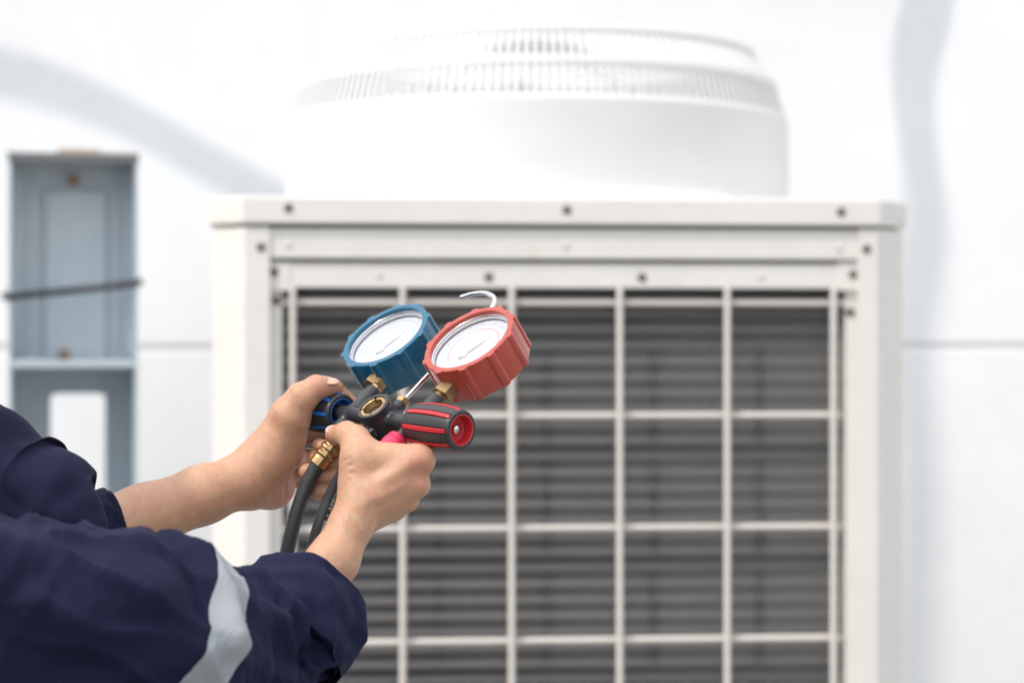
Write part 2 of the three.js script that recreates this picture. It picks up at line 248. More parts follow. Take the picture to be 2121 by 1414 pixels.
// ---------------------------------------------------------------- galvanized upright and the black cable tied across it
M.steel = std({ color: lin(0.17, 0.175, 0.18), roughness: 0.7, map: rep(dirty, 3) });  // dark tone carries the shade under the upright's top plate
M.galv = std({ color: lin(0.55, 0.625, 0.68), roughness: 0.5, metalness: 0.1, map: rep(dirty, 2.2) });
M.rust = std({ color: lin(0.30, 0.17, 0.09), roughness: 0.85 });
M.rustPale = std({ color: lin(0.58, 0.49, 0.40), roughness: 0.85, map: rep(dirty, 4) });
{
  const up = thing('steel_upright', 'grey galvanized steel upright with slotted web and rusty bolts beside condenser', 'steel post');
  const d = 4.2, k = F / d, PX = 151.5, X = (px) => (px - PX) / k, Y = (py) => EYE - (py - CY) / k, TURN = Math.atan((CX - PX) / F), DEEP = 0.15;
  const x0 = X(23), x1 = X(280), yt = Y(332), zf = -d, zb = -d - DEEP + 0.005;
  const LOW = 0.32, ym = Y(753) + 0.008, web = new THREE.Shape([[x0 + 0.004, 0], [x1 - 0.004, 0], [x1 - 0.004, ym], [x0 + 0.004, ym]].map((p) => new THREE.Vector2(...p)));
  const zs = (d + 0.12) / d, hx0 = (106 - PX) / F * (d + LOW), hx1 = (214 - PX) / F * (d + LOW), hyt = EYE - (812 - CY) / F * (d + LOW), r = 0.014;
  const hole = new THREE.Path(); hole.moveTo(hx0, 0.3); hole.lineTo(hx0, hyt - r); hole.absarc(hx0 + r, hyt - r, r, Math.PI, Math.PI / 2, true); hole.lineTo(hx1 - r, hyt); hole.absarc(hx1 - r, hyt - r, r, Math.PI / 2, 0, true); hole.lineTo(hx1, 0.3); hole.closePath(); web.holes.push(hole);
  part('web_plate', boxUV(new THREE.ExtrudeGeometry(web, { depth: 0.006, bevelEnabled: false }).translate(0, 0, -d - LOW + 0.002)), M.galv, up);
  part('web_plate', boxUV(rbox(x1 - x0 - 0.013, yt - ym - 0.002, 0.006, 0.001, (x0 + x1) / 2, (yt + ym) / 2, zb + 0.003)), M.galv, up);
  part('shade_lip', boxUV(rbox(x1 - x0 + 0.002, 0.011, 0.004, 0.001, (x0 + x1) / 2, yt - 0.0065, zf + 0.002)), M.steel, up);  // dark strip added in place of the shade below the top plate
  for (const x of [x0, x1 - 0.006]) part('flange', boxUV(rbox(0.006, yt - ym - 0.002, DEEP, 0.001, x + 0.003, (yt + ym) / 2, zf - DEEP / 2)), M.galv, up), part('leg_plate', boxUV(rbox(0.006, ym - 0.001, LOW, 0.001, x + 0.003, (ym - 0.001) / 2, zf - LOW / 2)), M.galv, up);
  for (const [a, b] of [[x0 + 0.006, x0 + 0.024], [x1 - 0.024, x1 - 0.006]]) part('flange_lip', boxUV(rbox(b - a - 0.001, yt - ym - 0.02, 0.004, 0.001, (a + b) / 2, (yt + ym) / 2, zb + 0.03)), M.galv, up);
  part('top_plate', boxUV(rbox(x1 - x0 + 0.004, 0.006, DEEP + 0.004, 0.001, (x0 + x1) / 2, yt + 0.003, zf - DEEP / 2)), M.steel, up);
  part('top_pad', boxUV(rbox(X(205) - X(118), 0.014, 0.07, 0.003, X(162), yt + 0.013, zf - 0.07)), M.rustPale, up);
  part('top_pad', boxUV(rbox(X(278) - X(205), 0.007, 0.06, 0.002, X(243), yt + 0.0095, zf - 0.06)), M.rustPale, up);
  const zq = zb + 0.02, kk = F / -zq, XX = (px) => (px - PX) / kk, YY = (py) => EYE - (py - CY) / kk;
  part('web_strip', boxUV(rbox(XX(215) - XX(95), YY(402) - YY(746), 0.012, 0.002, XX(155), (YY(402) + YY(746)) / 2, zb + 0.013)), M.galv, up);
  part('cross_plate', boxUV(rbox(x1 - x0 - 0.013, 0.014, LOW - 0.009, 0.002, (x0 + x1) / 2, Y(753), zf - (LOW - 0.009) / 2)), M.galv, up);
  const bolt = new THREE.CylinderGeometry(0.011, 0.012, 0.02, 6).rotateX(Math.PI / 2), spot = new THREE.CylinderGeometry(0.006, 0.006, 0.004, 14).rotateX(Math.PI / 2);
  for (const [px, py] of [[152, 380], [133, 733]]) { const b = part('bolt', bolt, M.rust, up); b.position.set(XX(px), YY(py), zb + 0.024); }
  for (const [px, py] of [[100, 500], [190, 500], [135, 645], [178, 645], [135, 668], [178, 668]]) { const b = part('rivet', spot, M.galv, up); b.position.set(XX(px), YY(py), zb + 0.02); }
  const c = thing('black_cable', 'thin black cable pulled slantwise across the galvanized upright', 'cable');
  M.cable = std({ color: lin(0.03, 0.028, 0.035), roughness: 0.5 });
  const q = (px, py, z) => V((px - PX) / F * -z, EYE - (py - CY) / F * -z, z);
  part('cable_run', tubeOf([q(30, 610, zf - 0.19), q(20, 613, zf - 0.09), q(22, 617, zf + 0.005), q(70, 612, zf - 0.03), q(150, 604, zf - 0.06), q(225, 595, zf - 0.03), q(279, 587, zf + 0.005), q(277, 586, zf - 0.09), q(270, 585, zf - 0.19)], 0.0075, 90, 12), M.cable, c);
  for (const g of [up, c]) { g.position.set(-Math.sin(TURN) * d, 0, -Math.cos(TURN) * d); g.rotation.y = TURN; for (const m of g.children) m.position.z += d; }
}

// ---------------------------------------------------------------- unseen overhead lines, shaped along the sun to cast the wall's shadow bands
M.lag = std({ color: lin(0.35, 0.35, 0.36), roughness: 0.8 });
{
  const wallAt = (px, py, t) => P(px, py, WALL).addScaledVector(SUN, t);
  const a = thing('shadow_duct', 'unseen grey duct high over the condenser shaped to cast a shadow band on the wall', 'duct');
  const pts = [[1945, -160, 0], [1942, -90, 0.1], [1935, -30, 0.22], [1922, 40, 0.36], [1900, 130, 0.52], [1898, 230, 0.68], [1914, 350, 0.86], [1926, 450, 1.03], [1914, 560, 1.2], [1898, 660, 1.36], [1898, 800, 1.57], [1908, 1000, 1.88], [1902, 1200, 2.18], [1893, 1414, 2.5], [1893, 1560, 2.72]];
  part('duct_hose', tubeOf(pts.map((p) => wallAt(...p)), 0.031, 160, 20), M.lag, a);
  const e = wallAt(1893, 1560, 2.72);
  part('hanger_rod', new THREE.CylinderGeometry(0.0015, 0.0015, 1.2, 8).translate(e.x, e.y + 0.6, e.z), M.screw, a);
  const b = thing('shadow_pipe', 'unseen grey pipe high above the upright shaped to cast a shadow band on the wall', 'pipe');
  const l = [[-900, 120, 0.0], [-700, 110, 0.5], [-400, 105, 0.85], [-150, 125, 0.9], [0, 158, 0.9], [120, 190, 0.9], [250, 245, 0.9], [350, 298, 0.9], [450, 356, 0.9], [540, 406, 0.9], [660, 470, 0.92]];
  part('pipe_run', tubeOf(l.map((p) => wallAt(...p)), 0.030, 90, 20), M.lag, b);
  const f = wallAt(655, 468, 0.92);
  part('hanger_rod', new THREE.CylinderGeometry(0.0015, 0.0015, 1.2, 8).translate(f.x, f.y + 0.6, f.z), M.screw, b);
}

// ---------------------------------------------------------------- manifold gauge set, in its own frame: u along the bar, v towards the gauges, n out of the dials; units of 0.4 mm
const Q = 1 / 2500, D0 = 1.65;
const nV = V(-0.43, 0.755, 0.495).normalize(), uV = V(0.70, -0.063, 0.711); uV.addScaledVector(nV, -uV.dot(nV)).normalize(); const vV = nV.clone().cross(uV);
const O = P(788, 867, D0);
const man = thing('manifold_gauge_set', 'refrigerant manifold with blue and red dial gauges held in two hands', 'gauge set');
man.position.copy(O); man.quaternion.setFromRotationMatrix(new THREE.Matrix4().makeBasis(uV, vV, nV)); man.scale.setScalar(Q);
M.rubber = std({ color: lin(0.030, 0.030, 0.034), roughness: 0.42, bumpMap: rep(fineGrain, 0.02), bumpScale: 0.0001 });
M.blackMetal = phy({ color: lin(0.028, 0.028, 0.032), roughness: 0.36, clearcoat: 0.15, clearcoatRoughness: 0.4 });
M.brass = std({ color: lin(0.52, 0.34, 0.16), roughness: 0.3, metalness: 0.95, bumpMap: rep(fineGrain, 0.05), bumpScale: 0.00005 });
M.brassDull = std({ color: lin(0.34, 0.235, 0.12), roughness: 0.36, metalness: 0.9 });
M.chrome = std({ color: lin(0.75, 0.74, 0.74), roughness: 0.16, metalness: 1 });
M.blueBoot = phy({ color: lin(0.0, 0.10, 0.185), roughness: 0.3, ior: 1.6, sheen: 1, sheenColor: lin(0.85, 0.95, 1), sheenRoughness: 0.55 });
M.redBoot = phy({ color: lin(0.40, 0.052, 0.03), roughness: 0.32, ior: 1.6, sheen: 1, sheenColor: lin(1, 0.85, 0.8), sheenRoughness: 0.55 });
M.blueTrim = std({ color: lin(0.012, 0.13, 0.45), roughness: 0.38 });
M.redTrim = std({ color: lin(0.50, 0.02, 0.028), roughness: 0.38 });
M.pink = std({ color: lin(0.66, 0.03, 0.09), roughness: 0.35, metalness: 0.35 });
M.glass = phy({ color: lin(1, 1, 1), roughness: 0.03, transmission: 1, thickness: 0, ior: 1.5 });
M.white = std({ color: lin(0.62, 0.61, 0.58), roughness: 0.5 });
const v2 = (a) => a.map(([x, y]) => new THREE.Vector2(x, y));
const latheZ = (pts, n = 64) => new THREE.LatheGeometry(v2(pts), n).rotateX(Math.PI / 2);       // profile (radius, height along +z)
const latheB = (pts, n = 48) => new THREE.LatheGeometry(v2(pts), n);                            // along +v
const latheA = (pts, n = 48) => new THREE.LatheGeometry(v2(pts), n).rotateZ(-Math.PI / 2);      // along +u
{
  // body: bar, two necks, drum, boss and ports blended together
  const cap = (x, y, z, ax, r0, r1, r, lo) => 0;
  const cyl = (p, q, r, len, rd) => { const dx = Math.abs(p) - r + rd, dy = Math.abs(q) - len + rd; return Math.min(Math.max(dx, dy), 0) + Math.hypot(Math.max(dx, 0), Math.max(dy, 0)) - rd; };
  const f = (x, y, z) => {
    let d = cyl(Math.hypot(y, z), x, 17, 150, 2);
    for (const a of [-102, 98]) d = smin(d, cyl(Math.hypot(x - a, z + 6), y - 40, 17, 44, 2), 9);
    const rr = 37 + clamp((20 - z) * 0.16, 0, 9);
    d = smin(d, cyl(Math.hypot(x, y), z - 2, rr, 35, 3), 7);
    d = smin(d, cyl(Math.hypot(x - 8, z + 8), y - 42, 15, 14, 3), 8);
    for (const a of [-102, 98]) d = smin(d, cyl(Math.hypot(x - a, z + 2), y + 30, 13, 24, 2), 8);
    d = smin(d, cyl(Math.hypot(x, z + 4), y + 36, 14, 30, 2), 8);
    return Math.max(d, -cyl(Math.hypot(x, y), z - 34, 29.5, 26, 1));
  };
  part('valve_body', meshSDF(f, [-155, -70, -40], [155, 90, 42], 1.7), M.blackMetal, man);
  const sight = sub('sight_glass', man);
  const ring = (a0, a1) => { const s = new THREE.Shape(); s.absarc(0, 0, 28.5, a0, a1, false); s.absarc(0, 0, 22.5, a1, a0, true); return new THREE.ExtrudeGeometry(s, { depth: 12, bevelEnabled: true, bevelSize: 0.7, bevelThickness: 0.7, bevelSegments: 2, curveSegments: 20 }).translate(0, 0, 22); };
  for (let k = 0; k < 4; k++) part('slotted_ring', ring(k * Math.PI / 2 + 0.5 + 0.1, (k + 1) * Math.PI / 2 + 0.5 - 0.1), M.brass, sight);
  part('brass_sleeve', latheZ([[28.5, 8], [22, 8], [22, 21], [28.5, 21]]), M.brassDull, sight);
  part('lens', new THREE.CylinderGeometry(22, 22, 2, 40).rotateX(Math.PI / 2).translate(0, 0, 13), phy({ color: lin(0.22, 0.23, 0.24), roughness: 0.06, clearcoat: 1, clearcoatRoughness: 0.03 }), sight);

  // gauges
  const dial = (tint) => {  // print drawn pale: glare off the glass is painted into its colours
    const S = 512, cv = document.createElement('canvas'); cv.width = cv.height = S; const c = cv.getContext('2d');
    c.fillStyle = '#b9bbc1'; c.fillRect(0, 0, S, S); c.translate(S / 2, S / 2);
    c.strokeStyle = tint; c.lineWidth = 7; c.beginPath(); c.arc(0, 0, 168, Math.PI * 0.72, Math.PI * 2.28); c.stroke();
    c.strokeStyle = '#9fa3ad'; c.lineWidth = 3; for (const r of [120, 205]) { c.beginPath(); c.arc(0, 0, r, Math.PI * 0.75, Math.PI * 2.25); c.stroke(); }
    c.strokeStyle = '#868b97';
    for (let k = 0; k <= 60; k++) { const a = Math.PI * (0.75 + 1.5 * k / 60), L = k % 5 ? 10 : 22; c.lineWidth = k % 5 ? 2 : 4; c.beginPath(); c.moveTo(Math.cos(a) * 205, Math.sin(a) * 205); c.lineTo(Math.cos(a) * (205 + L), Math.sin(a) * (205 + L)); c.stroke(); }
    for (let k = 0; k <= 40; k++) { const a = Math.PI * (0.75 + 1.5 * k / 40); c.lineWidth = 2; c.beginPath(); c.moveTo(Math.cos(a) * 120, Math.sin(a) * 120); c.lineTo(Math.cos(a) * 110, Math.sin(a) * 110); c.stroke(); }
    const t = new THREE.CanvasTexture(cv); t.colorSpace = THREE.SRGBColorSpace; return std({ map: t, roughness: 0.6 });
  };
  const lobed = (r, amp, n, w, off) => { const pts = []; for (let i = 0; i < 400; i++) { const a = i / 400 * 2 * Math.PI, e = (((a - off) / (2 * Math.PI) * n) % 1 + 1) % 1, t = Math.min(e, 1 - e) / n * 2 * Math.PI * r; const k = Math.max(0, 1 - (t / w) ** 2); const rr = r + amp * Math.sqrt(k); pts.push(new THREE.Vector2(Math.cos(a) * rr, Math.sin(a) * rr)); } return pts; };
  const gauge = (name, a, b, boot, tint, off, needle) => {
    const g = sub(name, man, [a, b, 0]); g.scale.setScalar(1.02);
    const sh = new THREE.Shape(lobed(99.5, 6, 10, 9, off)); const h = new THREE.Path(); h.absarc(0, 0, 90, 0, Math.PI * 2, true); sh.holes.push(h);
    const bg = new THREE.ExtrudeGeometry(sh, { depth: 78, bevelEnabled: true, bevelSize: 1.4, bevelThickness: 1.6, bevelSegments: 3, curveSegments: 96 }).translate(0, 0, -41.5); bg.deleteAttribute('uv');
    part('rubber_boot', toCreasedNormals(mergeVertices((bg.deleteAttribute('normal'), bg), 0.01), 0.6), boot, g);
    part('boot_back', new THREE.CylinderGeometry(92, 88, 6, 64).rotateX(Math.PI / 2).translate(0, 0, -38), boot, g);
    part('bezel', latheZ([[90.5, 21], [90.5, 27], [88.5, 29], [86, 27.5], [85.2, 22], [86, 16], [90.5, 16]], 96), M.chrome, g);
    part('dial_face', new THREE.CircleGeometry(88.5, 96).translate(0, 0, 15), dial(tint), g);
    part('glass', new THREE.CircleGeometry(87, 96).translate(0, 0, 23.5), M.glass, g);
    const hub = part('needle_hub', latheZ([[0, 22], [6, 21.5], [9, 19], [9.5, 15]], 32), M.white, g); hub.position.set(-6, -26, 0);
    const ns = new THREE.Shape(v2([[-2.6, -14], [2.6, -14], [1.9, 40], [0, 66], [-1.9, 40]]));
    const nd = part('needle', new THREE.ExtrudeGeometry(ns, { depth: 1, bevelEnabled: false }).translate(0, 0, 18.4), M.white, g); nd.position.set(-6, -26, 0); nd.rotation.z = needle;
    return g;
  };
  const solve = (px, py, c) => { const d = V((px - CX) / F, -(py - CY) / F, -1), e = V(0, EYE, 0), t = (c * Q + nV.dot(O.clone().sub(e))) / nV.dot(d), q = e.addScaledVector(d, t).sub(O); return [q.dot(uV) / Q, q.dot(vV) / Q]; };
  const gb = solve(797.5, 693.5, 38), gr = solve(970.5, 702, 38);
  gauge('low_pressure_gauge', gb[0], gb[1], M.blueBoot, '#86b0c4', 0.15, -0.35).userData.label = 'blue gauge with white dial';
  gauge('high_pressure_gauge', gr[0], gr[1], M.redBoot, '#d08284', 0.25, -0.45).userData.label = 'red gauge with white dial';
  for (const [a, g] of [[-102, gb], [98, gr]]) {
    const far = g[1] - 92;
    part('brass_thread', latheB([[0, 76], [12, 76], [13.5, 78], [12.2, 80], [13.5, 82], [12.2, 84], [13.5, 86], [12.2, 88], [13, 90], [13, 94], [0, 94]]).translate(a, 0, -6), M.brass, man);
    const hx = new THREE.Shape(); for (let k = 0; k < 6; k++) { const t = (k + 0.5) * Math.PI / 3; hx[k ? 'lineTo' : 'moveTo'](Math.cos(t) * 23, Math.sin(t) * 23); } hx.closePath();
    part('brass_hex', new THREE.ExtrudeGeometry(hx, { depth: far - 90 + 6, bevelEnabled: true, bevelSize: 1.2, bevelThickness: 1.2, bevelSegments: 2 }).rotateX(-Math.PI / 2).translate(a + (g[0] - a) * 0.35, 92, -8), M.brassDull, man);
  }
  // hanging hook rod with its nut
  part('hook_rod', tubeOf([[7, 50, -8], [12, 150, -8], [18, 260, -8], [23, 340, -8], [22, 372, -8], [4, 400, -8], [-36, 413, -8], [-70, 407, -8], [-96, 394, -8]].map((p) => V(...p)), 5.2, 140, 16), M.chrome, man);
  const hn = new THREE.Shape(); for (let k = 0; k < 6; k++) { const t = k * Math.PI / 3 + 0.2; hn[k ? 'lineTo' : 'moveTo'](Math.cos(t) * 13, Math.sin(t) * 13); } hn.closePath();
  part('rod_nut', new THREE.ExtrudeGeometry(hn, { depth: 11, bevelEnabled: true, bevelSize: 1, bevelThickness: 1, bevelSegments: 2 }).rotateX(-Math.PI / 2).translate(8, 57, -8), M.brass, man);
  // valve knobs
  const knob = (name, a0, trim, label) => {
    const g = sub(name, man, [a0, 0, 0]), L = 138, n = 8, prof = (s) => 46.5 - 6.5 * Math.pow((s / L - 0.5) * 2, 2) - 2.2 * (smooth(s, L - 3, L) + 1 - smooth(s, 0, 3)), w = 0.115;
    const stripe = (th) => { const e = (((th / (2 * Math.PI)) * n) % 1 + 1) % 1, t = Math.min(e, 1 - e) / n * 2 * Math.PI; return t; };
    const NA = 240, NS = 40, pos = [], idx = [];
    for (let i = 0; i <= NS; i++) for (let j = 0; j < NA; j++) { const s = i / NS * L, th = j / NA * 2 * Math.PI, t = stripe(th); const g0 = (1 - smooth(t, w, w + 0.03)) * smooth(s, 4, 6.5) * (1 - smooth(s, L - 6.5, L - 4)); const r = prof(s) - 5 * g0; pos.push(s, Math.cos(th) * r, Math.sin(th) * r); }
    for (let i = 0; i < NS; i++) for (let j = 0; j < NA; j++) { const p = i * NA + j, q = i * NA + (j + 1) % NA; idx.push(p, q, p + NA, q, q + NA, p + NA); }
    for (const [i, s] of [[0, 0], [NS, L]]) { const o = pos.length / 3; for (let j = 0; j < NA; j++) { const th = j / NA * 2 * Math.PI; pos.push(s, Math.cos(th) * 31, Math.sin(th) * 31); } for (let j = 0; j < NA; j++) { const p = i * NA + j, q = i * NA + (j + 1) % NA, r = o + j, t = o + (j + 1) % NA; if (s) idx.push(p, q, r, q, t, r); else idx.push(p, r, q, q, r, t); } }
    const bg = new THREE.BufferGeometry(); bg.setAttribute('position', new THREE.Float32BufferAttribute(pos, 3)); bg.setIndex(idx);
    part('rubber_grip', toCreasedNormals(bg, 0.7), M.rubber, g);
    for (let k = 0; k < n; k++) { // raised coloured strip lying in each groove
      const sp = [], si = [], c = k / n * 2 * Math.PI; const cols = [[-w + 0.012, -4.8], [-w + 0.012, 0.2], [-w + 0.035, 1.2], [w - 0.035, 1.2], [w - 0.012, 0.2], [w - 0.012, -4.8]];
      for (let i = 0; i <= 24; i++) { const s = lerp(6, L - 6, i / 24); for (const [dt, dr] of cols) { const r = prof(s) + dr - (i === 0 || i === 24 ? 1.2 : 0); sp.push(s, Math.cos(c + dt) * r, Math.sin(c + dt) * r); } }
      for (let i = 0; i < 24; i++) for (let j = 0; j < 5; j++) { const p = i * 6 + j; si.push(p, p + 1, p + 6, p + 1, p + 7, p + 6); }
      for (const o of [0, 24 * 6]) for (let j = 1; j < 5; j++) o ? si.push(o, o + j, o + j + 1) : si.push(o, o + j + 1, o + j);
      const sg = new THREE.BufferGeometry(); sg.setAttribute('position', new THREE.Float32BufferAttribute(sp, 3)); sg.setIndex(si);
      part('grip_stripe', toCreasedNormals(sg, 0.5), trim, g);
    }
    part('end_cup', latheA([[0, L - 24], [22, L - 24], [27.5, L - 20], [28.6, L - 2], [29.4, L + 0.6], [31.4, L + 0.6], [31.6, L - 3]], 64), trim, g);
    part('inner_cup', latheA([[17, 26], [24, 26], [28.6, 22], [28.8, 2], [29.4, -0.6], [31.4, -0.6], [31.6, 3]], 64), trim, g);
    const sc = part('knob_screw', latheA([[0, L - 10], [3, L - 10], [4, L - 11], [8, L - 12], [9.5, L - 15], [9.5, L - 24]], 24), M.chrome, g);
    part('screw_slot', new THREE.BoxGeometry(1, 9, 1.8).translate(L - 9.8, 0, 0), M.screw, g);
    if (label) g.userData.label = label;
    return g;
  };
  knob('valve_knob', 108, M.redTrim, 'black ribbed knob with red stripes');
  const kb = knob('valve_knob', -124, M.blueTrim, 'black ribbed knob with blue stripes'); kb.rotation.y = Math.PI; kb.rotation.x = 0.12;
  man.children.find((o) => o.name === 'valve_knob').rotation.x = 0.12;
  // knurled pink coupling on the red port, small grey caps
  const knurl = (r0, r1, L, n, m) => { const g = new THREE.CylinderGeometry(r1, r0, L, n, m, false), p = g.attributes.position; for (let i = 0; i < p.count; i++) { const x = p.getX(i), z = p.getZ(i), y = p.getY(i), r = Math.hypot(x, z); if (r < 2) continue; const a = Math.atan2(z, x), k = 0.5 + 0.5 * Math.sin(a * 22 + y * 1.0) * Math.sin(a * 22 - y * 1.0); const f = 1 + 0.055 * k * (Math.abs(y) < L / 2 - 3 ? 1 : 0); p.setX(i, x * f); p.setZ(i, z * f); } g.computeVertexNormals(); return g; };
  part('pink_coupling', mergeGeometries([knurl(25, 25, 52, 176, 52).translate(98, -84, -2), latheB([[12, -58.5], [22, -58], [25, -54], [23, -46], [18, -42], [12, -42]]).translate(98, 0, -2)].map((g) => (g.deleteAttribute('uv'), g))), M.pink, man);
  part('port_cap', latheB([[0, -58], [9, -58], [10, -60], [10, -84], [0, -85]]).translate(-40, 14, 22), M.chrome, man);
  part('port_screw', latheZ([[0, 6], [6, 5], [8, 2], [8, -14]], 24).translate(20, -46, 10), M.rubber, man);
  part('hose_holder', knurl(17, 17, 30, 120, 20).translate(152, -58, -34), M.rubber, man);
}
const local = (a, b, c) => O.clone().addScaledVector(uV, a * Q).addScaledVector(vV, b * Q).addScaledVector(nV, c * Q);

// ---------------------------------------------------------------- charging hoses
{
  M.hose = phy({ color: lin(0.022, 0.023, 0.026), ior: 1.65, roughness: 0.36, bumpMap: rep(fineGrain, 6), bumpScale: 0.0002 });
  const W3 = (px, py, w) => P(px, py, D0 - w);
  const hose = (label, pts, mat) => {
    const h = thing('charging_hose', label, 'hose', 'black hoses hanging from the gauge set');
    part('rubber_tube', new THREE.TubeGeometry(new THREE.CatmullRomCurve3(pts, false, 'centripetal'), 1000, 0.0062, 24, false), mat, h); return h;
  };
  const h1 = hose('plain black hose with ribbed brass ferrule on the blue side', [W3(668, 948, -0.022), W3(657, 964, -0.022), W3(637, 1000, -0.021), W3(615, 1060, -0.018), W3(599, 1120, -0.016), W3(588, 1185, -0.016), W3(577, 1300, -0.02), W3(570, 1500, -0.03), V(-0.2, 0.75, -1.72), V(-0.16, 0.3, -1.85), V(0.0, 0.05, -2.1), V(0.3, 0.008, -2.4), V(0.7, 0.008, -2.3)], M.hose);
  // ferrule
  const fa = W3(697, 912, -0.023), fb = W3(657, 963, -0.022), dir = fb.clone().sub(fa), L = dir.length();
  const fl = new THREE.LatheGeometry(v2([[0.005, 0], [0.0078, 0], [0.0085, 0.06 * L], [0.0085, 0.14 * L], [0.0072, 0.2 * L], [0.0072, 0.24 * L], [0.0086, 0.31 * L], [0.0086, 0.38 * L], [0.0073, 0.44 * L], [0.0073, 0.48 * L], [0.0086, 0.55 * L], [0.0086, 0.62 * L], [0.0074, 0.68 * L], [0.0074, 0.72 * L], [0.008, 0.78 * L], [0.0077, 0.98 * L], [0.0072, L], [0.006, L]]), 12);
  const fg = toCreasedNormals(fl.toNonIndexed(), 0.5).applyQuaternion(new THREE.Quaternion().setFromUnitVectors(V(0, 1, 0), dir.clone().normalize())).translate(fa.x, fa.y, fa.z);
  part('brass_ferrule', fg, M.brass, h1);
  const ca = local(-102, -50, -2), cd = fa.clone().sub(ca), cl = cd.length();
  part('blue_coupling', new THREE.CylinderGeometry(0.0078, 0.0078, cl, 28).applyQuaternion(new THREE.Quaternion().setFromUnitVectors(V(0, 1, 0), cd.clone().normalize())).translate(...ca.clone().add(fa).multiplyScalar(0.5).toArray()), M.blueTrim, h1);
  // the second hose carries white print along one side
  const cv = document.createElement('canvas'); cv.width = 2048; cv.height = 128; const c = cv.getContext('2d');
  c.fillStyle = '#303034'; c.fillRect(0, 0, 2048, 128);
  const pts2 = [local(98, -112, -2), W3(775, 948, 0.022), W3(738, 962, 0.008), W3(708, 988, -0.004), W3(686, 1028, -0.006), W3(664, 1085, -0.004), W3(648, 1140, -0.004), W3(632, 1210, -0.006), W3(622, 1320, -0.02), W3(618, 1500, -0.03), V(-0.17, 0.75, -1.75), V(-0.1, 0.3, -1.95), V(0.1, 0.05, -2.15), V(0.45, 0.008, -2.2), V(0.9, 0.008, -2.0)];
  const curve2 = new THREE.CatmullRomCurve3(pts2, false, 'centripetal'), len2 = curve2.getLength();
  // arc length of the print's ends
  const sAt = (py) => { let best = 0, bd = 1e9; for (let i = 0; i < 800; i++) { const t = i / 2000, p = curve2.getPointAt(t), y = CY - (p.y - EYE) / -p.z * F; if (Math.abs(y - py) < bd && t > 0.02) { bd = Math.abs(y - py); best = t; } } return best; };
  const t0 = sAt(996), t1 = sAt(1150);
  c.fillStyle = '#d9d9dc'; c.font = 'bold 74px serif'; c.textBaseline = 'middle'; c.textAlign = 'left';
  const words = 'R BURST  •  800  PSI/55'; const tw = c.measureText(words).width; c.save(); c.translate(20, 64); c.scale(2008 / tw, 1); c.fillText(words, 0, 0); c.restore();
  const print = new THREE.CanvasTexture(cv); print.colorSpace = THREE.SRGBColorSpace; print.wrapS = print.wrapT = THREE.ClampToEdgeWrapping;
  const h2 = hose('black hose with white pressure print running from the pink coupling', pts2, M.hose);
  // print: a thin strip of the hose's own skin, 0.1 mm proud
  const NS = 120, NA = 8, pos = [], uv = [], idx = [], nor = [];
  for (let i = 0; i <= NS; i++) {
    const t = lerp(t0, t1, i / NS), p = curve2.getPointAt(t), tan = curve2.getTangentAt(t), toEye = V(0, EYE, 0).sub(p).normalize(), side = tan.clone().cross(toEye).normalize(), out = side.clone().cross(tan).normalize();
    for (let j = 0; j <= NA; j++) { const a = lerp(0.02, 0.98, j / NA), nn = side.clone().multiplyScalar(-Math.sin(a)).addScaledVector(out, Math.cos(a)); const q = p.clone().addScaledVector(nn, 0.00635); pos.push(q.x, q.y, q.z); nor.push(nn.x, nn.y, nn.z); uv.push(i / NS, j / NA); }
  }
  for (let i = 0; i < NS; i++) for (let j = 0; j < NA; j++) { const p = i * (NA + 1) + j; idx.push(p, p + NA + 1, p + 1, p + 1, p + NA + 1, p + NA + 2); }
  const pg = new THREE.BufferGeometry(); pg.setAttribute('position', new THREE.Float32BufferAttribute(pos, 3)); pg.setAttribute('normal', new THREE.Float32BufferAttribute(nor, 3)); pg.setAttribute('uv', new THREE.Float32BufferAttribute(uv, 2)); pg.setIndex(idx);
  part('white_print', pg, phy({ map: print, roughness: 0.42 }), h2);
}

// ---------------------------------------------------------------- person
const person = thing('person', 'person in navy coveralls with reflective sleeve band holding the gauge set', 'person');
M.skin = phy({ color: lin(0.63, 0.34, 0.205), roughness: 0.42, map: rep(skinTone, 16), bumpMap: rep(leather, 14), bumpScale: 0.0005, vertexColors: true });
M.nail = phy({ color: lin(0.60, 0.345, 0.26), roughness: 0.38 });
M.cloth = phy({ color: lin(0.0105, 0.0118, 0.037), roughness: 0.75, specularIntensity: 0.3, sheen: 0.14, sheenColor: lin(0.30, 0.33, 0.75), sheenRoughness: 0.45, bumpMap: rep(weave, 26), bumpScale: 0.00035, side: THREE.DoubleSide });
M.band = phy({ color: lin(0.28, 0.30, 0.32), roughness: 0.45, bumpMap: rep(weave, 40), bumpScale: 0.0002, side: THREE.DoubleSide });
M.hair = std({ color: lin(0.015, 0.012, 0.01), roughness: 0.5 });
const J = (px, py, w, r) => ({ p: P(px, py, D0 - w), r: r * (D0 - w) / F });
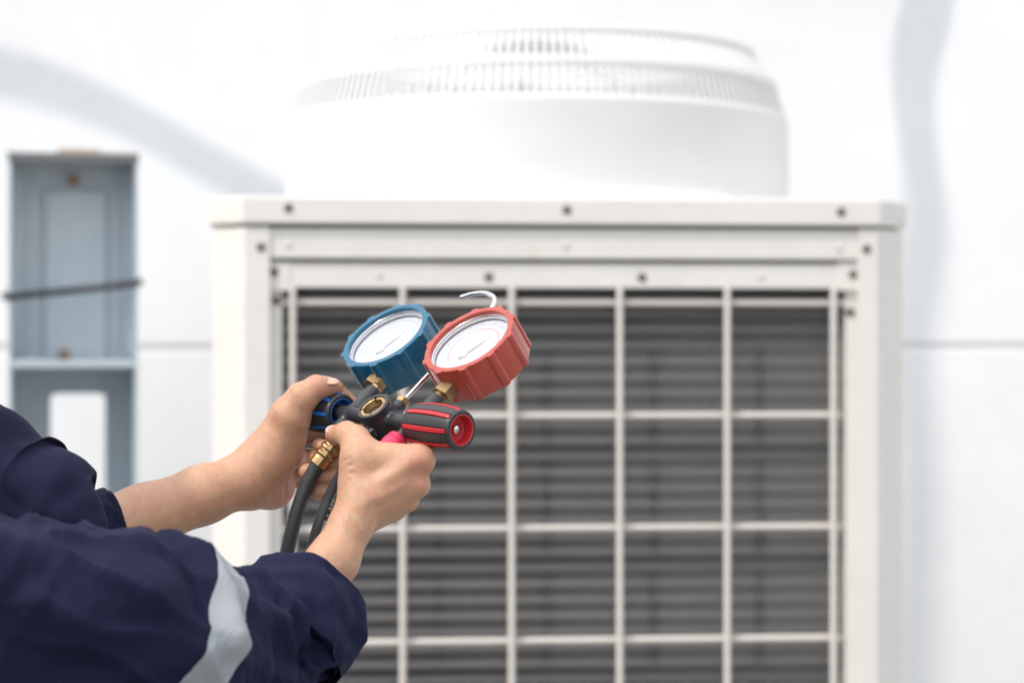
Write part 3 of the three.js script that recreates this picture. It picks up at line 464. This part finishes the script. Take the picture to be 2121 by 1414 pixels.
function limbSDF(palm, fingers, marks, kp = 0.008) {
  const pb = palm.map(([a, b]) => bone(a, b)), fb = fingers.map((c) => c.slice(1).map((q, i) => bone(c[i], q)));
  const box = (bs) => { let x0 = 9, y0 = 9, z0 = 9, x1 = -9, y1 = -9, z1 = -9; for (const s of bs) for (const [x, y, z, r] of [[s.ax, s.ay, s.az, s.r0], [s.ax + s.bx, s.ay + s.by, s.az + s.bz, s.r1]]) { x0 = Math.min(x0, x - r); y0 = Math.min(y0, y - r); z0 = Math.min(z0, z - r); x1 = Math.max(x1, x + r); y1 = Math.max(y1, y + r); z1 = Math.max(z1, z + r); } return [x0, y0, z0, x1, y1, z1]; };
  const f = (x, y, z) => {
    let p = 1; for (const s of pb) p = smin(p, cone(x, y, z, s), kp);
    let d = p;
    for (const chain of fb) { let c = 1; for (const s of chain) c = smin(c, cone(x, y, z, s), 0.0035); d = Math.min(d, smin(p, c, 0.006)); }
    if (Math.abs(d) < 0.006) for (const m of marks) { const e = cone(x, y, z, m.s); if (e < m.w * 3) d += m.a * Math.exp(-(e * e) / (2 * m.w * m.w)); }
    return d;
  };
  const all = [...pb, ...fb.flat()]; const b = box(all);
  return { f, lo: b.slice(0, 3).map((x) => x - 0.006), hi: b.slice(3).map((x) => x + 0.006) };
}
const crease = (x0, y0, w0, x1, y1, w1, a = 0.0006, wd = 0.0011) => ({ s: bone(J(x0, y0, w0, 0), J(x1, y1, w1, 0)), a, w: wd });
// colour of the skin itself: pinker finger ends and joints
function skinColours(g, pinks) {
  const p = g.attributes.position, c = new Float32Array(p.count * 3);
  for (let i = 0; i < p.count; i++) { let k = 0; const x = p.getX(i), y = p.getY(i), z = p.getZ(i); for (const q of pinks) { const d = Math.hypot(x - q.p.x, y - q.p.y, z - q.p.z); k = Math.max(k, Math.exp(-((d / (q.r * 1.5)) ** 2))); } c[i * 3] = 1; c[i * 3 + 1] = 1 - 0.18 * k; c[i * 3 + 2] = 1 - 0.14 * k; }
  g.setAttribute('color', new THREE.BufferAttribute(c, 3)); return g;
}
let bodyGeos = [];
const nails = [];
{ // right hand, back towards the camera, thumb on the hose end, fingers curled round the far side
  const palm = [
    [J(570, 1300, 0.125, 66), J(690, 1160, 0.085, 52)], [J(690, 1160, 0.085, 52), J(728, 1085, 0.072, 44)],
    [J(728, 1085, 0.072, 44), J(760, 1030, 0.068, 40)],
    [J(748, 1040, 0.068, 38), J(870, 953, 0.066, 30)], [J(750, 1050, 0.064, 36), J(862, 1003, 0.064, 27)],
    [J(755, 1060, 0.058, 34), J(840, 1034, 0.056, 26)], [J(758, 1075, 0.05, 32), J(818, 1052, 0.045, 24)],
    [J(735, 1055, 0.068, 38), J(746, 960, 0.060, 40)], [J(750, 950, 0.058, 38), J(850, 950, 0.062, 31)], [J(738, 1000, 0.06, 34), J(745, 940, 0.054, 36)],
    [J(716, 1050, 0.05, 24), J(735, 1000, 0.045, 28)],
  ];
  const thumb = [J(748, 938, 0.055, 36), J(736, 912, 0.044, 31), J(718, 899, 0.032, 26), J(692, 900, 0.016, 19)];
  const fingers = [thumb,
    [J(870, 953, 0.064, 27), J(848, 950, 0.016, 21), J(735, 940, -0.024, 17), J(661, 922, -0.034, 15)],
    [J(862, 1003, 0.060, 26), J(842, 992, 0.012, 21), J(735, 966, -0.028, 18), J(653, 947, -0.034, 16)],
    [J(840, 1034, 0.052, 24), J(822, 1022, 0.006, 20), J(735, 996, -0.028, 18), J(634, 976, -0.032, 18)],
    [J(818, 1052, 0.042, 22), J(800, 1040, 0.002, 18), J(735, 1026, -0.028, 18), J(658, 1017, -0.032, 19.5)]];
  const marks = [
    crease(702, 968, 0.06, 722, 948, 0.074), crease(704, 982, 0.06, 728, 962, 0.076), crease(707, 996, 0.062, 730, 978, 0.078), crease(709, 1006, 0.062, 726, 996, 0.076, 0.0005),
    crease(745, 1050, 0.084, 850, 955, 0.079, -0.0008, 0.004), crease(765, 1045, 0.08, 850, 990, 0.074, -0.0009, 0.003), crease(785, 1015, 0.082, 872, 980, 0.08, 0.0018, 0.005), crease(775, 1050, 0.08, 862, 1022, 0.078, 0.0014, 0.004),
    crease(722, 878, 0.05, 734, 890, 0.056, 0.0006), crease(715, 876, 0.044, 719, 892, 0.05, 0.0004),
    crease(762, 1120, 0.09, 735, 1090, 0.092, 0.0004, 0.0015),
  ];
  const S = limbSDF(palm, fingers, marks, 0.007);
  const g = meshSDF(S.f, S.lo, S.hi, 0.0011);
  bodyGeos.push(skinColours(boxUV(g), [J(692, 900, 0.018, 22), J(662, 922, -0.038, 18), J(655, 948, -0.042, 18), J(636, 974, -0.04, 20), J(660, 1016, -0.04, 22), J(868, 957, 0.075, 22), J(862, 988, 0.07, 18)]));
  nails.push([J(687, 889, 0.0205, 0), [-0.25, 0.72, 0.65], [-1, 0.02, -0.4], 0.0050, 0.0058]);
}
{ // left hand, wrapped round the blue knob, thumb over the top
  const palm = [
    [J(170, 1116, 0.06, 74), J(300, 1070, 0.02, 65)], [J(300, 1070, 0.02, 65), J(420, 1024, -0.008, 58)], [J(420, 1024, -0.008, 58), J(505, 994, -0.028, 54)],
    [J(505, 994, -0.028, 54), J(548, 958, -0.036, 52)],
    [J(548, 950, -0.034, 52), J(600, 868, -0.036, 42)], [J(556, 962, -0.04, 48), J(590, 912, -0.046, 43)],
    [J(525, 1004, -0.04, 50), J(560, 1004, -0.058, 46)], [J(560, 1004, -0.058, 46), J(574, 988, -0.078, 28)],
    [J(590, 900, -0.07, 38), J(564, 975, -0.075, 36)], [J(600, 868, -0.05, 34), J(596, 890, -0.085, 32)],
  ];
  const fingers = [
    [J(600, 860, -0.032, 42), J(625, 824, -0.03, 32), J(655, 803, -0.032, 25.5), J(676, 802, -0.038, 21), J(693, 803, -0.043, 17.5)],
    [J(600, 870, -0.085, 28), J(690, 806, -0.094, 20), J(738, 846, -0.096, 16), J(760, 880, -0.09, 14)],
    [J(600, 905, -0.09, 26), J(700, 880, -0.108, 20), J(712, 940, -0.09, 16), J(660, 950, -0.060, 15.5), J(620, 953, -0.048, 16)],
    [J(590, 950, -0.092, 26), J(685, 950, -0.11, 19), J(690, 985, -0.085, 16), J(618, 981, -0.058, 14.5)],
    [J(585, 985, -0.09, 24), J(655, 985, -0.108, 17), J(662, 1000, -0.095, 15), J(616, 998, -0.078, 13)]];
  const marks = [
    crease(600, 884, 0.01, 634, 880, -0.005, 0.0004), crease(598, 896, 0.01, 632, 893, -0.005, 0.0004), crease(604, 910, 0.005, 628, 906, -0.005, 0.00035), crease(612, 870, 0.005, 636, 866, -0.005, 0.00035),
    crease(540, 975, 0.02, 548, 1052, -0.03, 0.0006, 0.0012), crease(532, 990, 0.02, 540, 1050, -0.03, 0.0003, 0.001), 
    crease(430, 1040, 0.03, 535, 1010, 0.005, -0.0011, 0.004), crease(420, 1022, 0.035, 525, 990, 0.01, 0.0008, 0.004), crease(598, 968, -0.02, 586, 1036, -0.05, 0.001, 0.0015),
    crease(480, 950, 0.02, 505, 935, 0.01, -0.0004, 0.006), crease(648, 808, 0.0, 654, 828, 0.0, 0.0007, 0.0012), crease(642, 790, 0.0, 650, 782, 0, 0.0004),
  ];
  const S = limbSDF(palm, fingers, marks, 0.010);
  const g = meshSDF(S.f, S.lo, S.hi, 0.0013);
  bodyGeos.push(skinColours(boxUV(g), [J(693, 803, -0.04, 22), J(620, 953, -0.046, 20), J(618, 981, -0.056, 20), J(655, 800, -0.03, 20), J(575, 1010, -0.04, 40)]));
  nails.push([J(686, 789, -0.0315, 0), [0.1, 0.85, 0.5], [1, -0.05, 0], 0.0052, 0.0062], [J(624, 954, -0.0423, 0), [0.0, 0.25, 0.97], [-1, 0, 0.25], 0.0046, 0.0066]);
}
// the rest of the body stands outside the frame
const B = (x, y, z, r) => ({ p: V(x, y, z), r });
const SR = P(-500, 985, 1.31), SL = P(-400, 830, 1.68), MID = SR.clone().add(SL).multiplyScalar(0.5); // shoulders
const face = V(SR.z - SL.z, 0, -(SR.x - SL.x)).normalize(); 
const back = (k, y, s = 0) => MID.clone().addScaledVector(face, k).addScaledVector(SR.clone().sub(SL).setY(0).normalize(), s).setY(y);
{
  const hb = back(-0.02, 1.62), pt = (p, r) => ({ p, r });
  const head = [bone(pt(back(-0.03, 1.63), 0.088), pt(back(0.0, 1.61), 0.085)), bone(pt(back(0.02, 1.56), 0.06), pt(back(0.05, 1.51), 0.035)), bone(pt(back(-0.03, 1.5), 0.056), pt(back(-0.04, 1.38), 0.062)),
    bone(pt(back(0.083, 1.6), 0.008), pt(back(0.090, 1.565), 0.014)), bone(pt(back(0.07, 1.63), 0.02), pt(back(0.06, 1.635), 0.03)),
    bone(pt(back(-0.02, 1.6, 0.08), 0.012), pt(back(-0.025, 1.57, 0.078), 0.009)), bone(pt(back(-0.02, 1.6, -0.08), 0.012), pt(back(-0.025, 1.57, -0.078), 0.009)), bone(pt(back(0.082, 1.535, -0.015), 0.007), pt(back(0.082, 1.535, 0.015), 0.007))];
  const eyes = [back(0.078, 1.605, 0.032), back(0.078, 1.605, -0.032)];
  const f = (x, y, z) => { let d = 1; for (const s of head) d = smin(d, cone(x, y, z, s), 0.016); for (const e of eyes) d += 0.008 * Math.exp(-((x - e.x) ** 2 + (y - e.y) ** 2 + (z - e.z) ** 2) / 0.0003); return d; };
  bodyGeos.push(skinColours(boxUV(meshSDF(f, [hb.x - 0.2, 1.3, hb.z - 0.2], [hb.x + 0.2, 1.74, hb.z + 0.2], 0.005)), []));
}
const body = part('body', mergeGeometries(bodyGeos), M.skin, person);
for (const [j, n, t, w, l] of nails) { // a nail: a shallow curved plate lying on the finger end
  const g = new THREE.SphereGeometry(1, 24, 16).scale(l, 0.0012, w), up = V(...n).normalize(), x = V(...t); x.addScaledVector(up, -x.dot(up)).normalize();
  g.applyMatrix4(new THREE.Matrix4().makeBasis(x, up, x.clone().cross(up))).translate(j.p.x, j.p.y, j.p.z); part('nail', g, M.nail, body);
}
{ // hair and eyes
  const c = back(-0.035, 1.645), g = meshSDF((x, y, z) => { const q = V(x, y, z).sub(c), d = q.length() - 0.103 - 0.004 * noise3(x * 60, y * 20, z * 60), cut = q.dot(face) - 0.07 + Math.max(0, -(q.y)) * 0.9; return Math.max(d, cut, -(q.y) - 0.1); }, [c.x - 0.14, 1.5, c.z - 0.14], [c.x + 0.14, 1.78, c.z + 0.14], 0.006);
  part('hair', g, M.hair, person);
  for (const s of [-0.032, 0.032]) { const e = back(0.068, 1.605, s); part('eye', new THREE.SphereGeometry(0.011, 16, 12).translate(e.x, e.y, e.z), M.hair, body); }
}
// ---- coveralls
function loft(rings, NS, NA, fold, s0 = 0, s1 = 1, off = 0, skew = null) { // rings: {p, r}; cross sections square to the centre line
  const cv = new THREE.CatmullRomCurve3(rings.map((q) => q.p), false, 'centripetal'), rs = rings.map((q) => q.r), n = rings.length - 1, pos = [], uv = [], idx = [], len = cv.getLength();
  const ref = V(0, 1, 0);
  for (let i = 0; i <= NS; i++) {
   for (let j = 0; j <= NA; j++) {
    const a = j / NA * 2 * Math.PI, s = skew ? skew(a, i / NS) : lerp(s0, s1, i / NS), p = cv.getPoint(s), t = cv.getTangent(s), side = t.clone().cross(ref).normalize(), up = side.clone().cross(t).normalize();
    const k = Math.min(Math.floor(s * n), n - 1), u = s * n - k, m = (a) => rs[clamp(a, 0, n)], r = 0.5 * (2 * m(k) + (m(k + 1) - m(k - 1)) * u + (2 * m(k - 1) - 5 * m(k) + 4 * m(k + 1) - m(k + 2)) * u * u + (3 * m(k) - m(k - 1) - 3 * m(k + 1) + m(k + 2)) * u * u * u);
    { const rr = r + off + fold(s, a, p), q = p.clone().addScaledVector(up, Math.cos(a) * rr).addScaledVector(side, Math.sin(a) * rr); pos.push(q.x, q.y, q.z); uv.push(j / NA * 2 * Math.PI * r, s * len); } }
  }
  for (let i = 0; i < NS; i++) for (let j = 0; j < NA; j++) { const p = i * (NA + 1) + j; idx.push(p, p + NA + 1, p + 1, p + 1, p + NA + 1, p + NA + 2); }
  const g = new THREE.BufferGeometry(); g.setAttribute('position', new THREE.Float32BufferAttribute(pos, 3)); g.setAttribute('uv', new THREE.Float32BufferAttribute(uv, 2)); g.setIndex(idx); g.computeVertexNormals();
  const nn = g.attributes.normal; for (let i = 0; i <= NS; i++) { const a = i * (NA + 1), b = a + NA, v = V().fromBufferAttribute(nn, a).add(V().fromBufferAttribute(nn, b)).normalize(); nn.setXYZ(a, v.x, v.y, v.z); nn.setXYZ(b, v.x, v.y, v.z); }
  return g;
}
const ridge = (x) => 1 - Math.abs(x);
const wrap = (a) => { a = (a + Math.PI) % (2 * Math.PI); return (a < 0 ? a + 2 * Math.PI : a) - Math.PI; };
const bump1 = (s, a, s0, a0, ws, wa, twist, h) => { const da = wrap(a - a0 - twist * (s - s0)); return h * Math.exp(-(((s - s0) / ws) ** 2) - (da / wa) ** 2); };
{
  const Rm = (px, py, w, r) => ({ p: P(px, py, D0 - w), r });
  const R = [{ p: SR.clone().add(V(-0.02, -0.01, 0)), r: 0.085 }, Rm(-250, 1215, 0.33, 0.082), Rm(0, 1320, 0.30, 0.080), Rm(240, 1336, 0.26, 0.080), Rm(380, 1342, 0.215, 0.072), Rm(465, 1352, 0.18, 0.062), Rm(525, 1362, 0.15, 0.047), Rm(575, 1336, 0.128, 0.042), Rm(612, 1282, 0.104, 0.041)];
  const rid = (x, y, z) => { const n = 1 - Math.abs(noise3(x, y, z)); return n * n * n; };
  const fold = (s, a, p) => (1 - 0.75 * Math.exp(-(((s - 0.49) / 0.07) ** 2))) * 0.007 * rid(s * 7 + Math.cos(a) * 0.8, Math.cos(a) * 0.9, Math.sin(a) * 0.9 + 21) - 0.003 + 0.0045 * noise3(s * 9, Math.cos(a) * 1.3, Math.sin(a) * 1.3 + 4) + 0.0012 * rid(s * 26 + 2 * Math.cos(a), Math.cos(a) * 3, Math.sin(a) * 3 + 40) + 0.0022 * noise3(s * 22, Math.cos(a) * 2.4, Math.sin(a) * 2.4 + 9)
    + bump1(s, a, 0.455, 0.1, 0.016, 1.0, 0, 0.011) + bump1(s, a, 0.425, 0.2, 0.02, 1.2, 0, -0.007) + bump1(s, a, 0.70, 0.3, 0.035, 1.3, 0, -0.005)
    + bump1(s, a, 0.40, 1.2, 0.10, 0.30, -5, -0.012) + bump1(s, a, 0.30, 1.6, 0.14, 0.30, 4, -0.012) + bump1(s, a, 0.36, 1.0, 0.12, 0.25, 4, 0.008) + bump1(s, a, 0.46, 1.5, 0.02, 0.8, 0, 0.008)
    + bump1(s, a, 0.66, 0.9, 0.08, 0.28, 7, 0.010) + bump1(s, a, 0.68, 1.5, 0.08, 0.25, 7, -0.010) + bump1(s, a, 0.74, 1.9, 0.09, 0.25, 6, 0.009) + bump1(s, a, 0.80, 1.1, 0.07, 0.25, -6, -0.010) + bump1(s, a, 0.84, 0.6, 0.06, 0.25, -4, 0.007) + bump1(s, a, 0.88, 1.7, 0.06, 0.22, -5, 0.008)
    + bump1(s, a, 0.20, 0.9, 0.10, 0.35, 3, 0.008) + bump1(s, a, 0.16, 1.5, 0.10, 0.25, 3, -0.010);
  const sl = part('right_sleeve', loft(R, 220, 160, fold), M.cloth, person); sl.name = 'sleeve';
  part('reflective_band', loft(R, 40, 160, fold, 0.465, 0.55, 0.0012, (a, f) => { const k = 1 - Math.cos(Math.sin(a / 2) * 2.2); return 0.465 - 0.062 * k + 0.078 * f * (1 - 0.3 * k); }), M.band, sl);
  // turned-up cuff: outer layer, rolled rim and inner layer
  const Rc = [Rm(574, 1340, 0.130, 0.0520), Rm(597, 1306, 0.118, 0.0525), Rm(618, 1272, 0.105, 0.0515), Rm(637, 1240, 0.092, 0.0495)];
  const cf = (s, a) => 0.0007 * rid(s * 2.5 + Math.cos(a), Math.cos(a) * 3, Math.sin(a) * 3 + 5) + 0.003 * noise3(s * 2 + 8, Math.cos(a) * 1.5, Math.sin(a) * 1.5) + bump1(s, a, 0.3, 1.1, 0.6, 0.2, -1, 0.006) + bump1(s, a, 0.6, 1.9, 0.5, 0.25, -1, 0.006) + bump1(s, a, 0.1, 0.6, 0.4, 0.3, 0, 0.006);
  const o = loft(Rc, 60, 140, cf), inn = loft(Rc, 60, 140, cf, 1, 0, -0.0045), rim = (() => { // rolled edge joining both layers
    const g = loft(Rc, 10, 140, cf, 0.999, 1); const p = g.attributes.position, NA = 141; const cv = new THREE.CatmullRomCurve3(Rc.map((q) => q.p), false, 'centripetal'), c = cv.getPoint(1), t = cv.getTangent(1);
    for (let i = 0; i <= 10; i++) for (let j = 0; j < NA; j++) { const k = i * NA + j, b = V().fromBufferAttribute(p, 10 * NA + j), rad = b.clone().sub(c); rad.addScaledVector(t, -rad.dot(t)).normalize(); const ang = i / 10 * Math.PI, q = b.addScaledVector(rad, -0.00225 + 0.00225 * Math.cos(ang)).addScaledVector(t, 0.00225 * Math.sin(ang)); if (i < 10) p.setXYZ(k, q.x, q.y, q.z); else p.setXYZ(k, q.x, q.y, q.z); }
    g.computeVertexNormals(); return g; })();
  part('cuff', mergeGeometries([o, rim, inn]), M.cloth, person);
}
{
  const Rm = (px, py, w, r) => ({ p: P(px, py, D0 - w), r });
  const R = [{ p: SL.clone(), r: 0.09 }, Rm(-200, 950, 0.04, 0.078), Rm(-60, 1025, 0.08, 0.071), Rm(55, 1085, 0.10, 0.063), Rm(120, 1092, 0.105, 0.058), Rm(160, 1104, 0.105, 0.044), Rm(180, 1105, 0.10, 0.027)];
  const fold = (s, a) => 0.003 * noise3(s * 7 + 3, Math.cos(a) * 1.3, Math.sin(a) * 1.3 + 14) + bump1(s, a, 0.42, 0.1, 0.05, 1.4, 0.4, -0.005) + bump1(s, a, 0.52, 0.1, 0.07, 1.4, 0.4, 0.007) + bump1(s, a, 0.36, 0.1, 0.04, 1.4, 0.4, 0.005) + bump1(s, a, 0.5, 1.0, 0.25, 0.12, 2, -0.003) + bump1(s, a, 0.55, 1.5, 0.2, 0.3, 3, -0.007);
  const l = part('sleeve', loft(R, 160, 120, fold), M.cloth, person);
  const Rc = [Rm(130, 1118, 0.07, 0.034), Rm(185, 1100, 0.058, 0.0315), Rm(215, 1091, 0.05, 0.0305), Rm(233, 1086, 0.046, 0.030)];
  const cf = (s, a) => 0.0012 * noise3(s * 2 + 1, Math.cos(a) * 2, Math.sin(a) * 2);
  part('cuff', mergeGeometries([loft(Rc, 30, 90, cf), loft(Rc, 30, 90, cf, 1, 0, -0.003)]), M.cloth, person);
  // torso and legs
  const pt = (p, r) => ({ p, r }), sd = 0.1;
  const bs = [bone(pt(back(-0.05, 1.35, -0.13), 0.075), pt(back(-0.05, 1.35, 0.13), 0.075)), bone(pt(back(-0.06, 1.28, -0.06), 0.12), pt(back(-0.06, 1.02, -0.05), 0.125)), bone(pt(back(-0.06, 1.28, 0.06), 0.12), pt(back(-0.06, 1.02, 0.05), 0.125)),
    bone(pt(back(-0.06, 0.98, -0.06), 0.125), pt(back(-0.06, 0.88, -0.07), 0.12)), bone(pt(back(-0.06, 0.98, 0.06), 0.125), pt(back(-0.06, 0.88, 0.07), 0.12)),
    ...[-1, 1].flatMap((q) => [bone(pt(back(-0.06, 0.88, q * 0.085), 0.105), pt(back(-0.04, 0.48, q * sd), 0.082)), bone(pt(back(-0.04, 0.48, q * sd), 0.082), pt(back(-0.06, 0.12, q * sd), 0.075))])];
  const f = (x, y, z) => { let d = 1; for (const s of bs) d = smin(d, cone(x, y, z, s), 0.03); return Math.max(d + 0.006 * noise3(x * 9, y * 14, z * 9), 0.07 - y); };
  const c = MID; part('coverall', boxUV(meshSDF(f, [c.x - 0.42, 0.03, c.z - 0.42], [c.x + 0.42, 1.5, c.z + 0.42], 0.011)), M.cloth, person);
  for (const q of [-1, 1]) { const ft = [bone(pt(back(-0.09, 0.05, q * sd), 0.048), pt(back(0.05, 0.045, q * sd), 0.043)), bone(pt(back(-0.06, 0.12, q * sd), 0.05), pt(back(-0.07, 0.05, q * sd), 0.05))], cc = back(-0.02, 0.1, q * sd);
    part('boot', meshSDF((x, y, z) => { let d = 1; for (const s of ft) d = smin(d, cone(x, y, z, s), 0.03); return Math.max(d, -y); }, [cc.x - 0.2, -0.02, cc.z - 0.2], [cc.x + 0.2, 0.24, cc.z + 0.2], 0.008), M.dark, person); }
}
scene.traverse((o) => { if (o.isMesh) { o.castShadow = true; o.receiveShadow = true; } });
renderer.render(scene, camera);
